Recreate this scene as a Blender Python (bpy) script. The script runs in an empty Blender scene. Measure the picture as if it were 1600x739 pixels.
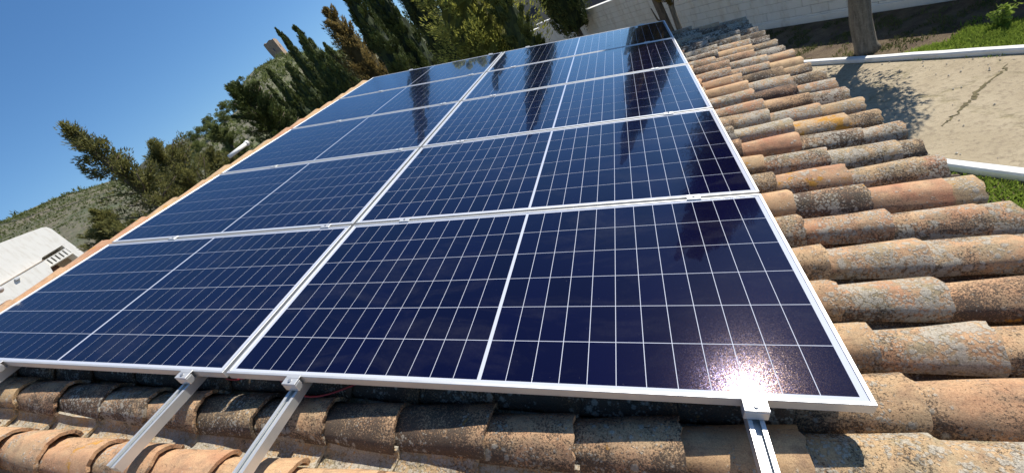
import bpy, math, random
import numpy as np
from mathutils import Matrix, Vector

# ------------------------------------------------------------------ camera, light, sky
SC = bpy.context.scene
COL = SC.collection
H0 = 4.3                                    # height of the array plane's origin above the garden
A = math.radians(19.0)                      # roof pitch
CAM = Vector((3.88247, -0.69442, H0 - 0.18685))
Mc = [[0.83597478, -0.31462347, -0.44962011],
      [0.19396808, -0.59702915, 0.77841671],
      [-0.51334448, -0.73794869, -0.4380744]]
cd = bpy.data.cameras.new('camera'); cam = bpy.data.objects.new('camera', cd); COL.objects.link(cam)
R = Matrix([[Mc[i][0], -Mc[i][1], -Mc[i][2]] for i in range(3)])
cam.matrix_world = Matrix.Translation(CAM) @ R.to_4x4()
cd.sensor_width = 36.0; cd.lens = 630.5 / 1600 * 36.0; cd.clip_start = 0.05; cd.clip_end = 30000
SC.camera = cam
SUN_AZ, SUN_EL = math.radians(40.9), math.radians(45.4)      # azimuth from +Y towards +X
W = bpy.data.worlds.new('World'); SC.world = W; W.use_nodes = True
nt = W.node_tree; bg = nt.nodes['Background']
sky = nt.nodes.new('ShaderNodeTexSky'); sky.sky_type = 'NISHITA'; sky.sun_disc = False
sky.sun_elevation = SUN_EL; sky.sun_rotation = SUN_AZ
sky.altitude = 300; sky.air_density = 1.0; sky.dust_density = 0.25; sky.ozone_density = 6.0
hs = nt.nodes.new('ShaderNodeHueSaturation'); hs.inputs['Saturation'].default_value = 1.13
nt.links.new(sky.outputs[0], hs.inputs['Color']); nt.links.new(hs.outputs[0], bg.inputs[0]); bg.inputs[1].default_value = 0.10
ld = bpy.data.lights.new('sun', 'SUN'); ld.energy = 4.7; ld.angle = math.radians(0.5); ld.color = (1.0, 0.95, 0.87)
sun = bpy.data.objects.new('sun', ld); COL.objects.link(sun)
sd = Vector((math.sin(SUN_AZ) * math.cos(SUN_EL), math.cos(SUN_AZ) * math.cos(SUN_EL), math.sin(SUN_EL)))
sun.rotation_euler = sd.to_track_quat('Z', 'Y').to_euler(); sun.location = sd * 60
vs = SC.view_settings; vs.view_transform = 'Standard'; vs.look = 'None'; vs.exposure = 0.42; vs.gamma = 1
SC.cycles.max_bounces = 6

rnd = random.Random(7)

# ------------------------------------------------------------------ helpers
def link(o, parent=None):
    COL.objects.link(o)
    if parent is not None: o.parent = parent
    return o
def props(o, label=None, cat=None, group=None, kind=None):
    if label: o['label'] = label
    if cat: o['category'] = cat
    if group: o['group'] = group
    if kind: o['kind'] = kind
    return o
def empty(name, loc=(0, 0, 0), rot=(0, 0, 0)):
    o = bpy.data.objects.new(name, None); o.location = loc; o.rotation_euler = rot; o.empty_display_size = 0.2
    return link(o)
def mesh(name, v, f, mat=None, smooth=False):
    m = bpy.data.meshes.new(name); m.from_pydata([tuple(p) for p in v], [], f); m.update()
    if mat: m.materials.append(mat)
    if smooth: m.polygons.foreach_set('use_smooth', [True] * len(m.polygons))
    return m
def obj(name, m, parent=None, loc=(0, 0, 0), rot=(0, 0, 0)):
    o = bpy.data.objects.new(name, m); o.location = loc; o.rotation_euler = rot
    return link(o, parent)
class MB:
    """collects shapes, built as one mesh object"""
    def __init__(s): s.v = []; s.f = []
    def add(s, v, f):
        k = len(s.v); s.v += [tuple(p) for p in v]; s.f += [tuple(i + k for i in q) for q in f]; return s
    def box(s, x0, x1, y0, y1, z0, z1, b=0.0):
        if b <= 0:
            v = [(x, y, z) for z in (z0, z1) for y in (y0, y1) for x in (x0, x1)]
            return s.add(v, [(0, 2, 3, 1), (4, 5, 7, 6), (0, 1, 5, 4), (2, 6, 7, 3), (0, 4, 6, 2), (1, 3, 7, 5)])
        v = []; idx = {}
        for cx, X in ((0, x0), (1, x1)):
            for cy, Y in ((0, y0), (1, y1)):
                for cz, Z in ((0, z0), (1, z1)):
                    sx, sy, sz = (b if cx == 0 else -b), (b if cy == 0 else -b), (b if cz == 0 else -b)
                    for ax, p in enumerate(((X, Y + sy, Z + sz), (X + sx, Y, Z + sz), (X + sx, Y + sy, Z))):
                        idx[cx, cy, cz, ax] = len(v); v.append(p)
        F = []
        for c in (0, 1):
            q = [idx[c, 0, 0, 0], idx[c, 1, 0, 0], idx[c, 1, 1, 0], idx[c, 0, 1, 0]]; F.append(tuple(q if c else q[::-1]))
            q = [idx[0, c, 0, 1], idx[0, c, 1, 1], idx[1, c, 1, 1], idx[1, c, 0, 1]]; F.append(tuple(q if c else q[::-1]))
            q = [idx[0, 0, c, 2], idx[1, 0, c, 2], idx[1, 1, c, 2], idx[0, 1, c, 2]]; F.append(tuple(q if c else q[::-1]))
        for a in (0, 1):
            for c in (0, 1):
                F.append((idx[a, c, 0, 0], idx[a, c, 1, 0], idx[a, c, 1, 1], idx[a, c, 0, 1]))
                F.append((idx[a, 0, c, 0], idx[a, 1, c, 0], idx[a, 1, c, 2], idx[a, 0, c, 2]))
                F.append((idx[0, a, c, 1], idx[1, a, c, 1], idx[1, a, c, 2], idx[0, a, c, 2]))
        for a in (0, 1):
            for b_ in (0, 1):
                for c in (0, 1): F.append((idx[a, b_, c, 0], idx[a, b_, c, 1], idx[a, b_, c, 2]))
        return s.add(v, F)
    def tube(s, pts, rad, n=8, cap=True):
        P = [Vector(p) for p in pts]; rr = rad if isinstance(rad, (list, tuple)) else [rad] * len(P)
        v = []; f = []
        up = Vector((0.31, 0.17, 0.93))
        for i, p in enumerate(P):
            d = (P[min(i + 1, len(P) - 1)] - P[max(i - 1, 0)]).normalized()
            a = d.cross(up)
            if a.length < 0.05: a = d.cross(Vector((1, 0, 0)))
            a.normalize(); b = d.cross(a)
            for k in range(n):
                t = 2 * math.pi * k / n; v.append(p + (a * math.cos(t) + b * math.sin(t)) * rr[i])
        for i in range(len(P) - 1):
            for k in range(n):
                k2 = (k + 1) % n; f.append((i * n + k, i * n + k2, (i + 1) * n + k2, (i + 1) * n + k))
        if cap: f.append(tuple(range(n))[::-1]); f.append(tuple((len(P) - 1) * n + k for k in range(n)))
        return s.add(v, f)
    def prism(s, prof, axis, a0, a1):
        """profile (list of 2D points, counter-clockwise) extruded along axis"""
        n = len(prof); v = []
        for a in (a0, a1):
            for p, q in prof:
                v.append({'x': (a, p, q), 'y': (p, a, q), 'z': (p, q, a)}[axis])
        f = [tuple(range(n)), tuple(n + i for i in range(n))[::-1]]
        for i in range(n): j = (i + 1) % n; f.append((i, i + n, j + n, j))
        return s.add(v, f)
    def build(s, name, mat, parent=None, loc=(0, 0, 0), rot=(0, 0, 0), smooth=False):
        return obj(name, mesh(name, s.v, s.f, mat, smooth), parent, loc, rot)
def np_mesh(name, co, faces_n, mat, tint=None):
    """fast mesh from a (N*k,3) array of separate k-gons"""
    n = len(co); k = faces_n; m = bpy.data.meshes.new(name)
    m.vertices.add(n); m.vertices.foreach_set('co', co.astype(np.float32).ravel())
    m.loops.add(n); m.loops.foreach_set('vertex_index', np.arange(n, dtype=np.int32))
    m.polygons.add(n // k); m.polygons.foreach_set('loop_start', np.arange(0, n, k, dtype=np.int32))
    m.update(calc_edges=True)
    if tint is not None:
        at = m.color_attributes.new('tint', 'FLOAT_COLOR', 'POINT')
        c = np.ones((n, 4), np.float32); c[:, :3] = tint; at.data.foreach_set('color', c.ravel())
    m.materials.append(mat); return m
def vnoise(P, s, seed=0):
    """cheap smooth noise in -1..1 on an (N,3) array"""
    r = np.random.RandomState(seed); out = np.zeros(len(P)); amp = 1.0; tot = 0
    for o in range(3):
        for _ in range(4):
            k = r.normal(size=3) * s * (1.9 ** o); out += amp * np.sin(P @ k + r.uniform(0, 6.28)); 
        tot += amp * 2.0; amp *= 0.55
    return out / tot

# ------------------------------------------------------------------ node helpers
class NT:
    def __init__(s, name):
        s.m = bpy.data.materials.new(name); s.m.use_nodes = True; s.t = s.m.node_tree
        s.b = s.t.nodes['Principled BSDF']; s.out = s.t.nodes['Material Output']
    def n(s, typ, **kw):
        nd = s.t.nodes.new(typ)
        for k, v in kw.items():
            if k.startswith('i_'):
                key = k[2:]; key = int(key) if key.isdigit() else key.replace('_', ' ')
                s.set(nd.inputs[key], v)
            else: setattr(nd, k, v)
        return nd
    def set(s, sock, v):
        if isinstance(v, bpy.types.NodeSocket): s.t.links.new(v, sock)
        else: sock.default_value = v
    def noise(s, vec, scale, detail=4, rough=0.55, out='Fac', dist=0.0):
        nd = s.n('ShaderNodeTexNoise', i_Scale=scale, i_Detail=detail, i_Roughness=rough, i_Distortion=dist); s.set(nd.inputs['Vector'], vec)
        return nd.outputs[out]
    def ramp(s, fac, stops, interp='LINEAR'):
        nd = s.n('ShaderNodeValToRGB'); s.set(nd.inputs[0], fac); cr = nd.color_ramp; cr.interpolation = interp
        while len(cr.elements) < len(stops): cr.elements.new(0.5)
        for e, (p, c) in zip(cr.elements, stops):
            e.position = p; e.color = (c, c, c, 1) if isinstance(c, (int, float)) else (*c, 1)
        return nd.outputs[0]
    def mix(s, fac, a, b, mode='MIX'):
        nd = s.n('ShaderNodeMix', data_type='RGBA', blend_type=mode)
        s.set(nd.inputs[0], fac)
        for i, v in ((6, a), (7, b)): s.set(nd.inputs[i], (*v, 1) if isinstance(v, tuple) and len(v) == 3 else v)
        return nd.outputs[2]
    def math(s, op, a, b=0.0, clamp=False):
        nd = s.n('ShaderNodeMath', operation=op, use_clamp=clamp); s.set(nd.inputs[0], a); s.set(nd.inputs[1], b); return nd.outputs[0]
    def bump(s, h, strength=0.5, dist=0.01, normal=None):
        nd = s.n('ShaderNodeBump', i_Strength=strength, i_Distance=dist); s.set(nd.inputs['Height'], h)
        if normal is not None: s.set(nd.inputs['Normal'], normal)
        return nd.outputs[0]
    def fin(s, col=None, rough=None, normal=None, **kw):
        if col is not None: s.set(s.b.inputs['Base Color'], (*col, 1) if isinstance(col, tuple) else col)
        if rough is not None: s.set(s.b.inputs['Roughness'], rough)
        if normal is not None: s.set(s.b.inputs['Normal'], normal)
        for k, v in kw.items(): s.set(s.b.inputs[k.replace('_', ' ')], v)
        return s.m

# ------------------------------------------------------------------ materials
def tile_material(name='terracotta', extra_yellow=0.0):
    t = NT(name)
    tc = t.n('ShaderNodeTexCoord'); oi = t.n('ShaderNodeObjectInfo')
    off = t.n('ShaderNodeVectorMath', operation='SCALE'); off.inputs[0].default_value = (7.3, 3.1, 9.7); t.set(off.inputs['Scale'], t.math('MULTIPLY', oi.outputs['Random'], 13.0))
    vec = t.n('ShaderNodeVectorMath', operation='ADD'); t.set(vec.inputs[0], tc.outputs['Object']); t.set(vec.inputs[1], off.outputs[0]); v = vec.outputs[0]
    sep = t.n('ShaderNodeSeparateColor'); t.set(sep.inputs[0], oi.outputs['Color'])
    hue, lich, blk = sep.outputs[0], sep.outputs[1], sep.outputs[2]
    yel = oi.outputs['Alpha']
    base = t.ramp(hue, [(0.0, (0.52, 0.23, 0.125)), (0.3, (0.57, 0.305, 0.16)), (0.55, (0.62, 0.36, 0.19)), (0.8, (0.58, 0.385, 0.195)), (1.0, (0.50, 0.335, 0.18))])
    # firing stains and dust
    m1 = t.noise(v, 9, 5, 0.6)
    base = t.mix(t.ramp(m1, [(0.35, 0.0), (0.7, 0.75)]), base, (0.69, 0.48, 0.265))
    m2 = t.noise(v, 22, 4, 0.65)
    base = t.mix(t.ramp(m2, [(0.50, 0.0), (0.68, 0.7)]), base, (0.34, 0.21, 0.125))
    # streaks along the length
    mp = t.n('ShaderNodeMapping'); t.set(mp.inputs[0], v); mp.inputs['Scale'].default_value = (3, 55, 55)
    st = t.noise(mp.outputs[0], 1.0, 3, 0.6)
    base = t.mix(t.ramp(st, [(0.56, 0.0), (0.74, 0.45)]), base, (0.20, 0.12, 0.075))
    # ochre and grey-green lichen films
    g1 = t.noise(v, 13, 5, 0.7)
    base = t.mix(t.math('MULTIPLY', t.ramp(g1, [(0.44, 0.0), (0.60, 1.0)]), t.math('MULTIPLY', lich, 0.85)), base, (0.36, 0.31, 0.19))
    # flanks stay damp: more growth there than on the crown
    sx = t.n('ShaderNodeSeparateXYZ'); t.set(sx.inputs[0], tc.outputs['Object'])
    flank = t.math('MULTIPLY', sx.outputs[2], -14.0, True)
    # black crust: fine speckle inside patches
    patch = t.noise(v, 7, 3, 0.6)
    sp = t.noise(v, 150, 5, 0.8)
    thr = t.math('ADD', t.math('MULTIPLY', patch, 0.62), t.math('MULTIPLY', sp, 1.30))
    thr = t.math('ADD', thr, t.math('MULTIPLY', blk, 0.34)); thr = t.math('ADD', thr, t.math('MULTIPLY', flank, 0.155))
    bfac = t.ramp(thr, [(0.0, 0.0), (0.5, 0.0), (1.0, 1.0)])
    bfac = t.math('MULTIPLY', t.math('SUBTRACT', thr, 1.16), 9.0, True)
    base = t.mix(t.math('MULTIPLY', bfac, 0.86), base, (0.045, 0.038, 0.032))
    # pale crustose lichen rosettes
    vo = t.n('ShaderNodeTexVoronoi', i_Scale=88.0, feature='F1'); wv = t.n('ShaderNodeVectorMath', operation='ADD')
    nz = t.n('ShaderNodeTexNoise', i_Scale=60.0, i_Detail=3.0); t.set(nz.inputs['Vector'], v)
    sc_ = t.n('ShaderNodeVectorMath', operation='SCALE', i_Scale=0.014); t.set(sc_.inputs[0], nz.outputs['Color'])
    t.set(wv.inputs[0], v); t.set(wv.inputs[1], sc_.outputs[0]); t.set(vo.inputs['Vector'], wv.outputs[0])
    lp = t.noise(v, 8.5, 3, 0.6)
    lthr = t.math('ADD', t.math('MULTIPLY', lp, 1.3), t.math('MULTIPLY', lich, 0.34))
    lthr = t.math('SUBTRACT', lthr, t.math('MULTIPLY', vo.outputs['Distance'], 0.62)); lthr = t.math('ADD', lthr, t.math('MULTIPLY', flank, 0.07))
    lthr = t.math('ADD', lthr, t.math('MULTIPLY', t.math('SUBTRACT', t.noise(v, 45, 4, 0.8), 0.5), 0.9))
    lfac = t.math('MULTIPLY', t.math('SUBTRACT', lthr, 0.655), 7.0, True)
    vb = t.n('ShaderNodeTexVoronoi', i_Scale=30.0, feature='F1', i_Randomness=1.0); t.set(vb.inputs['Vector'], wv.outputs[0])
    bthr = t.math('SUBTRACT', t.math('ADD', t.math('MULTIPLY', t.noise(v, 6.5, 2, 0.5), 1.1), t.math('ADD', t.math('MULTIPLY', lich, 0.26), t.math('MULTIPLY', flank, 0.10))), t.math('MULTIPLY', vb.outputs['Distance'], 0.9))
    bthr = t.math('ADD', bthr, t.math('MULTIPLY', t.math('SUBTRACT', t.noise(v, 70, 4, 0.8), 0.5), 0.45))
    lfac = t.math('MAXIMUM', lfac, t.math('MULTIPLY', t.math('SUBTRACT', bthr, 0.52), 8.0, True))
    lcol = t.mix(t.noise(v, 130, 3), (0.66, 0.60, 0.49), (0.33, 0.30, 0.23))
    base = t.mix(t.math('MULTIPLY', lfac, 0.85), base, lcol)
    # orange lichen
    op = t.noise(v, 11, 4, 0.7)
    ofac = t.math('MULTIPLY', t.math('SUBTRACT', t.math('ADD', op, t.math('MULTIPLY', yel, 0.16)), 0.69), 16.0, True)
    base = t.mix(t.math('MULTIPLY', ofac, 0.9), base, (0.62, 0.30, 0.035))
    fine = t.noise(v, 260, 4, 0.8)
    h = t.math('ADD', t.math('MULTIPLY', fine, 0.35), t.math('ADD', t.math('MULTIPLY', m2, 0.5), t.math('ADD', t.math('MULTIPLY', lfac, 0.35), t.math('MULTIPLY', bfac, 0.25))))
    fade = t.mix(t.ramp(fine, [(0.42, 0.0), (0.68, 0.6)]), base, (0.35, 0.28, 0.22), 'MULTIPLY')
    return t.fin(fade, 0.93, t.bump(h, 0.85, 0.006))
def simple(name, col, rough=0.6, metallic=0.0, bump=0.0, var=0.12, scale=8, spec=0.5, coords='Object'):
    t = NT(name); tc = t.n('ShaderNodeTexCoord'); v = tc.outputs[coords]
    nz = t.noise(v, scale, 6, 0.6)
    c = t.mix(t.ramp(nz, [(0.3, 0.0), (0.75, 1.0)]), tuple(x * (1 - var) for x in col), tuple(min(1, x * (1 + var)) for x in col))
    nrm = t.bump(t.noise(v, scale * 12, 4, 0.7), bump, 0.01) if bump else None
    return t.fin(c, rough, nrm, Metallic=metallic, Specular_IOR_Level=spec)
M_tile = tile_material()

def glass_fin(t, col, cell):
    """laminated glass over cell or backsheet: anti-reflex coat, faint film of dust"""
    geo = t.n('ShaderNodeNewGeometry'); pos = geo.outputs['Position']
    # streaky handling marks and dust
    mp = t.n('ShaderNodeMapping'); t.set(mp.inputs[0], pos); mp.inputs['Scale'].default_value = (1.0, 2.2, 1.0)
    d1 = t.noise(mp.outputs[0], 2.1, 6, 0.62, dist=1.2)
    d2 = t.noise(pos, 55, 3, 0.7)
    dust = t.math('MULTIPLY', t.ramp(d1, [(0.50, 0.0), (0.70, 1.0)]), t.ramp(d2, [(0.3, 0.4), (0.7, 1.0)]))
    spot = t.ramp(t.noise(pos, 90, 2, 0.5), [(0.74, 0.0), (0.80, 1.0)])
    dust = t.math('ADD', t.math('MULTIPLY', dust, 0.022), t.math('MULTIPLY', spot, 0.05))
    col = t.mix(t.math('ADD', dust, 0.001), col, (0.55, 0.52, 0.48))
    grain = t.noise(pos, 420, 2, 0.5)
    b = t.b.inputs
    wav = t.bump(t.noise(pos, 1.6, 1, 0.4), 0.12, 0.006)
    t.set(b['Coat Weight'], 1.0); t.set(b['Coat IOR'], 1.34)
    t.set(b['Coat Roughness'], t.math('ADD', 0.014, t.math('MULTIPLY', d1, 0.022)))
    t.set(b['Coat Normal'], wav)
    return col, pos, grain
def cell_material():
    t = NT('solar_cell_blue')
    oi = t.n('ShaderNodeObjectInfo')
    c0 = t.mix(oi.outputs['Random'], (0.0009, 0.0008, 0.013), (0.0014, 0.0015, 0.020))
    col, pos, grain = glass_fin(t, c0, True)
    # textured wafer glitter under the glass: tiny facets, warm and cool
    vo = t.n('ShaderNodeTexVoronoi', i_Scale=760.0); t.set(vo.inputs['Vector'], pos)
    vm = t.n('ShaderNodeVectorMath', operation='SUBTRACT'); t.set(vm.inputs[0], vo.outputs['Color']); vm.inputs[1].default_value = (0.5, 0.5, 0.5)
    vs_ = t.n('ShaderNodeVectorMath', operation='SCALE', i_Scale=0.05); t.set(vs_.inputs[0], vm.outputs[0])
    geo = t.n('ShaderNodeNewGeometry'); va = t.n('ShaderNodeVectorMath', operation='ADD'); t.set(va.inputs[0], geo.outputs['Normal']); t.set(va.inputs[1], vs_.outputs[0])
    vn = t.n('ShaderNodeVectorMath', operation='NORMALIZE'); t.set(vn.inputs[0], va.outputs[0])
    sep = t.n('ShaderNodeSeparateColor'); t.set(sep.inputs[0], vo.outputs['Color'])
    tint = t.ramp(sep.outputs[2], [(0.0, (0.004, 0.008, 0.10)), (0.42, (0.03, 0.012, 0.08)), (0.55, (0.085, 0.022, 0.004)), (1.0, (0.085, 0.040, 0.010))])
    t.set(t.b.inputs['Specular Tint'], tint)
    return t.fin(col, 0.135, vn.outputs[0], Specular_IOR_Level=0.5)
M_cell = cell_material()
def back_material():
    t = NT('white_backsheet'); col, pos, grain = glass_fin(t, (0.52, 0.54, 0.60), False)
    return t.fin(col, 0.06)
M_back = back_material()
def alu(name, col=(0.78, 0.78, 0.77), rough=0.38):
    t = NT(name); tc = t.n('ShaderNodeTexCoord')
    mp = t.n('ShaderNodeMapping'); t.set(mp.inputs[0], tc.outputs['Object']); mp.inputs['Scale'].default_value = (4, 4, 160)
    s = t.noise(mp.outputs[0], 3, 4, 0.6); s2 = t.noise(tc.outputs['Object'], 14, 5, 0.7)
    c = t.mix(t.ramp(s2, [(0.45, 0.0), (0.8, 0.5)]), col, tuple(x * 0.78 for x in col))
    return t.fin(c, t.math('ADD', rough - 0.06, t.math('MULTIPLY', s, 0.12)), None, Metallic=0.6)
M_alu = alu('anodised_aluminium', (0.68, 0.675, 0.65), 0.45); M_alur = alu('mill_aluminium', (0.70, 0.70, 0.67), 0.42)
M_steel = alu('bolt_steel', (0.45, 0.45, 0.46), 0.3)

def white_wall(name, col=(0.74, 0.72, 0.66), dirt=(0.42, 0.36, 0.26), amount=0.5):
    t = NT(name); geo = t.n('ShaderNodeNewGeometry'); p = geo.outputs['Position']
    mp = t.n('ShaderNodeMapping'); t.set(mp.inputs[0], p); mp.inputs['Scale'].default_value = (2.2, 2.2, 0.6)
    a = t.noise(mp.outputs[0], 1.3, 6, 0.62); b = t.noise(p, 14, 5, 0.65)
    f = t.math('MULTIPLY', t.ramp(a, [(0.48, 0.0), (0.72, 1.0)]), t.ramp(b, [(0.35, 0.3), (0.65, 1.0)]))
    c = t.mix(t.math('MULTIPLY', f, amount), col, dirt)
    return t.fin(c, 0.9, t.bump(b, 0.4, 0.01))
M_white = white_wall('white_render'); M_block = white_wall('painted_block', (0.86, 0.83, 0.74), (0.52, 0.42, 0.28), 0.6)
M_kerb = white_wall('kerb_white_paint', (0.80, 0.79, 0.74), (0.45, 0.38, 0.28), 0.45)
M_mortar = simple('mortar', (0.50, 0.46, 0.38), 0.95, bump=0.6, var=0.2)
M_beige = white_wall('beige_render', (0.42, 0.37, 0.30), (0.26, 0.22, 0.17), 0.4)
M_slate = simple('dark_slate', (0.055, 0.065, 0.095), 0.6, bump=0.3, var=0.25)
M_pvc = simple('grey_pvc', (0.55, 0.56, 0.56), 0.45, var=0.06)
M_red = simple('red_cable', (0.35, 0.02, 0.02), 0.5); M_blackc = simple('black_cable', (0.02, 0.02, 0.02), 0.6)
M_brown = simple('brown_paint', (0.16, 0.085, 0.06), 0.7); M_tan = simple('tan_paint', (0.42, 0.33, 0.24), 0.8)
def stone_material():
    t = NT('tower_stone'); tc = t.n('ShaderNodeTexCoord')
    br = t.n('ShaderNodeTexBrick', i_Scale=1.0); t.set(br.inputs['Vector'], tc.outputs['Object'])
    n = t.noise(tc.outputs['Object'], 1.4, 6, 0.7); n2 = t.noise(tc.outputs['Object'], 5, 4, 0.7)
    c = t.mix(t.ramp(n, [(0.3, 0.0), (0.7, 1.0)]), (0.27, 0.19, 0.13), (0.42, 0.31, 0.22))
    return t.fin(c, 0.95, t.bump(n2, 1.0, 0.25))
M_stone = stone_material()
def hill_material(name, green, rock, k):
    t = NT(name); geo = t.n('ShaderNodeNewGeometry'); p = geo.outputs['Position']
    a = t.noise(p, 0.02 * k, 7, 0.68); b = t.noise(p, 0.22 * k, 5, 0.7)
    f = t.ramp(t.math('ADD', t.math('MULTIPLY', a, 0.6), t.math('MULTIPLY', b, 0.4)), [(0.42, 0.0), (0.56, 1.0)])
    c = t.mix(f, green, rock); c = t.mix(t.ramp(b, [(0.5, 0.0), (0.62, 0.75)]), c, tuple(x * 0.45 for x in green))
    return t.fin(c, 1.0, t.bump(b, 1.0, 2.0 / k))
M_hill = hill_material('scrub_hillside', (0.085, 0.098, 0.048), (0.20, 0.165, 0.115), 1.3)
M_hill2 = hill_material('castle_hillside', (0.13, 0.15, 0.055), (0.23, 0.205, 0.14), 2.2)
M_mtn = hill_material('distant_mountain', (0.09, 0.10, 0.07), (0.15, 0.14, 0.12), 0.2)
def soil_material():
    t = NT('dark_soil'); geo = t.n('ShaderNodeNewGeometry'); p = geo.outputs['Position']
    a = t.noise(p, 3.5, 6, 0.7); b = t.noise(p, 40, 5, 0.75)
    c = t.mix(t.ramp(a, [(0.35, 0.0), (0.65, 1.0)]), (0.10, 0.065, 0.042), (0.20, 0.15, 0.085))
    c = t.mix(t.ramp(b, [(0.56, 0.0), (0.66, 0.6)]), c, (0.28, 0.23, 0.15))
    return t.fin(c, 1.0, t.bump(b, 1.0, 0.03))
M_soil = soil_material()
def concrete_material():
    t = NT('old_concrete'); geo = t.n('ShaderNodeNewGeometry'); p = geo.outputs['Position']
    a = t.noise(p, 1.1, 6, 0.65); b = t.noise(p, 16, 6, 0.7); g = t.noise(p, 70, 4, 0.7)
    c = t.mix(t.ramp(a, [(0.3, 0.0), (0.7, 1.0)]), (0.36, 0.29, 0.185), (0.48, 0.40, 0.27))
    c = t.mix(t.ramp(b, [(0.50, 0.0), (0.66, 0.75)]), c, (0.24, 0.19, 0.125))
    c = t.mix(t.ramp(g, [(0.60, 0.0), (0.70, 0.5)]), c, (0.17, 0.14, 0.10))
    # repaired crack filled with moss and dirt
    w = t.noise(p, 2.6, 5, 0.65, 'Color'); sc = t.n('ShaderNodeVectorMath', operation='SCALE', i_Scale=0.55); t.set(sc.inputs[0], w)
    ad = t.n('ShaderNodeVectorMath', operation='ADD'); t.set(ad.inputs[0], p); t.set(ad.inputs[1], sc.outputs[0])
    vo = t.n('ShaderNodeTexVoronoi', i_Scale=0.42, feature='DISTANCE_TO_EDGE'); t.set(vo.inputs['Vector'], ad.outputs[0])
    ck = t.math('MULTIPLY', t.ramp(vo.outputs[0], [(0.0, 1.0), (0.022, 0.0)]), t.ramp(t.noise(p, 5, 4), [(0.4, 0.1), (0.6, 1.0)]))
    c = t.mix(t.math('MULTIPLY', ck, 0.6), c, (0.19, 0.16, 0.07))
    h = t.math('SUBTRACT', t.math('ADD', t.math('MULTIPLY', b, 0.6), t.math('MULTIPLY', g, 0.3)), t.math('MULTIPLY', ck, 0.5))
    return t.fin(c, 0.95, t.bump(h, 0.8, 0.02))
M_conc = concrete_material()
def leaf_material(name, dark, light, trans=0.42):
    t = NT(name); at = t.n('ShaderNodeAttribute', attribute_name='tint')
    sep = t.n('ShaderNodeSeparateColor'); t.set(sep.inputs[0], at.outputs['Color'])
    geo = t.n('ShaderNodeNewGeometry')
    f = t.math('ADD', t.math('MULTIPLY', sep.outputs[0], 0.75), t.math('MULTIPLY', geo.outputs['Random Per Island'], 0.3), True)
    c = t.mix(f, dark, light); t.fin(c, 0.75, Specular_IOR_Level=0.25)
    tr = t.n('ShaderNodeBsdfTranslucent'); t.set(tr.inputs[0], t.mix(0.5, c, light))
    mx = t.n('ShaderNodeMixShader'); mx.inputs[0].default_value = trans
    t.t.links.new(t.b.outputs[0], mx.inputs[1]); t.t.links.new(tr.outputs[0], mx.inputs[2]); t.t.links.new(mx.outputs[0], t.out.inputs[0])
    return t.m
M_cyp = leaf_material('cypress_foliage', (0.020, 0.032, 0.012), (0.17, 0.20, 0.050), 0.12)
M_cypd = leaf_material('dark_cypress_foliage', (0.010, 0.018, 0.008), (0.14, 0.17, 0.040), 0.08)
M_bronze = leaf_material('bronze_cypress_foliage', (0.06, 0.05, 0.018), (0.30, 0.22, 0.075))
M_yel = leaf_material('yellow_conifer_foliage', (0.035, 0.042, 0.010), (0.48, 0.48, 0.10))
M_pine = leaf_material('pine_foliage', (0.05, 0.065, 0.022), (0.22, 0.25, 0.08))
M_loose = leaf_material('olive_conifer_foliage', (0.04, 0.046, 0.016), (0.27, 0.26, 0.085))
M_grass = leaf_material('grass_blades', (0.10, 0.17, 0.025), (0.36, 0.46, 0.08), 0.35)
M_weed = leaf_material('dull_weeds', (0.06, 0.08, 0.025), (0.20, 0.21, 0.08), 0.3)
def bark_material(name, col):
    t = NT(name); tc = t.n('ShaderNodeTexCoord'); mp = t.n('ShaderNodeMapping'); t.set(mp.inputs[0], tc.outputs['Object']); mp.inputs['Scale'].default_value = (9, 9, 1.3)
    a = t.noise(mp.outputs[0], 2.5, 6, 0.7); b = t.noise(tc.outputs['Object'], 30, 4, 0.7)
    c = t.mix(t.ramp(a, [(0.35, 0.0), (0.65, 1.0)]), tuple(x * 0.45 for x in col), col)
    c = t.mix(t.ramp(b, [(0.5, 0.0), (0.7, 0.4)]), c, tuple(min(1, x * 1.5) for x in col))
    return t.fin(c, 0.95, t.bump(t.math('ADD', a, t.math('MULTIPLY', b, 0.3)), 1.0, 0.04))
M_bark = bark_material('grey_bark', (0.27, 0.235, 0.18)); M_barkb = bark_material('brown_bark', (0.17, 0.13, 0.09))

# ------------------------------------------------------------------ setting: ground, hills
def sheet(name, pts, z, mat, thick=0.0):
    """flat polygon sheet; a thick one is a slab with its top at z"""
    n = len(pts); v = [(x, y, z) for x, y in pts]; f = [tuple(range(n))]
    if thick:
        v += [(x, y, z - thick) for x, y in pts]
        f += [tuple(range(n, 2 * n))[::-1]] + [(i, i + n, (i + 1) % n + n, (i + 1) % n) for i in range(n)]
    return props(obj(name, mesh(name, v, f, mat)), kind='structure')
T = np.array([0.5501, -0.8351]); Nn = np.array([0.8351, 0.5501])     # along / across the garden strips
def G(a, w): p = T * a + Nn * w; return float(p[0]), float(p[1])
ring = [(9000 * math.cos(t), 9000 * math.sin(t)) for t in np.linspace(0, 2 * math.pi, 65)[:-1]]
sheet('ground', ring, 0.0, M_soil)
sheet('pavement', [G(-34, 7.85), G(12, 7.85), G(12, 10.13), G(-34, 10.13)], 0.022, M_conc, 0.02)
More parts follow.
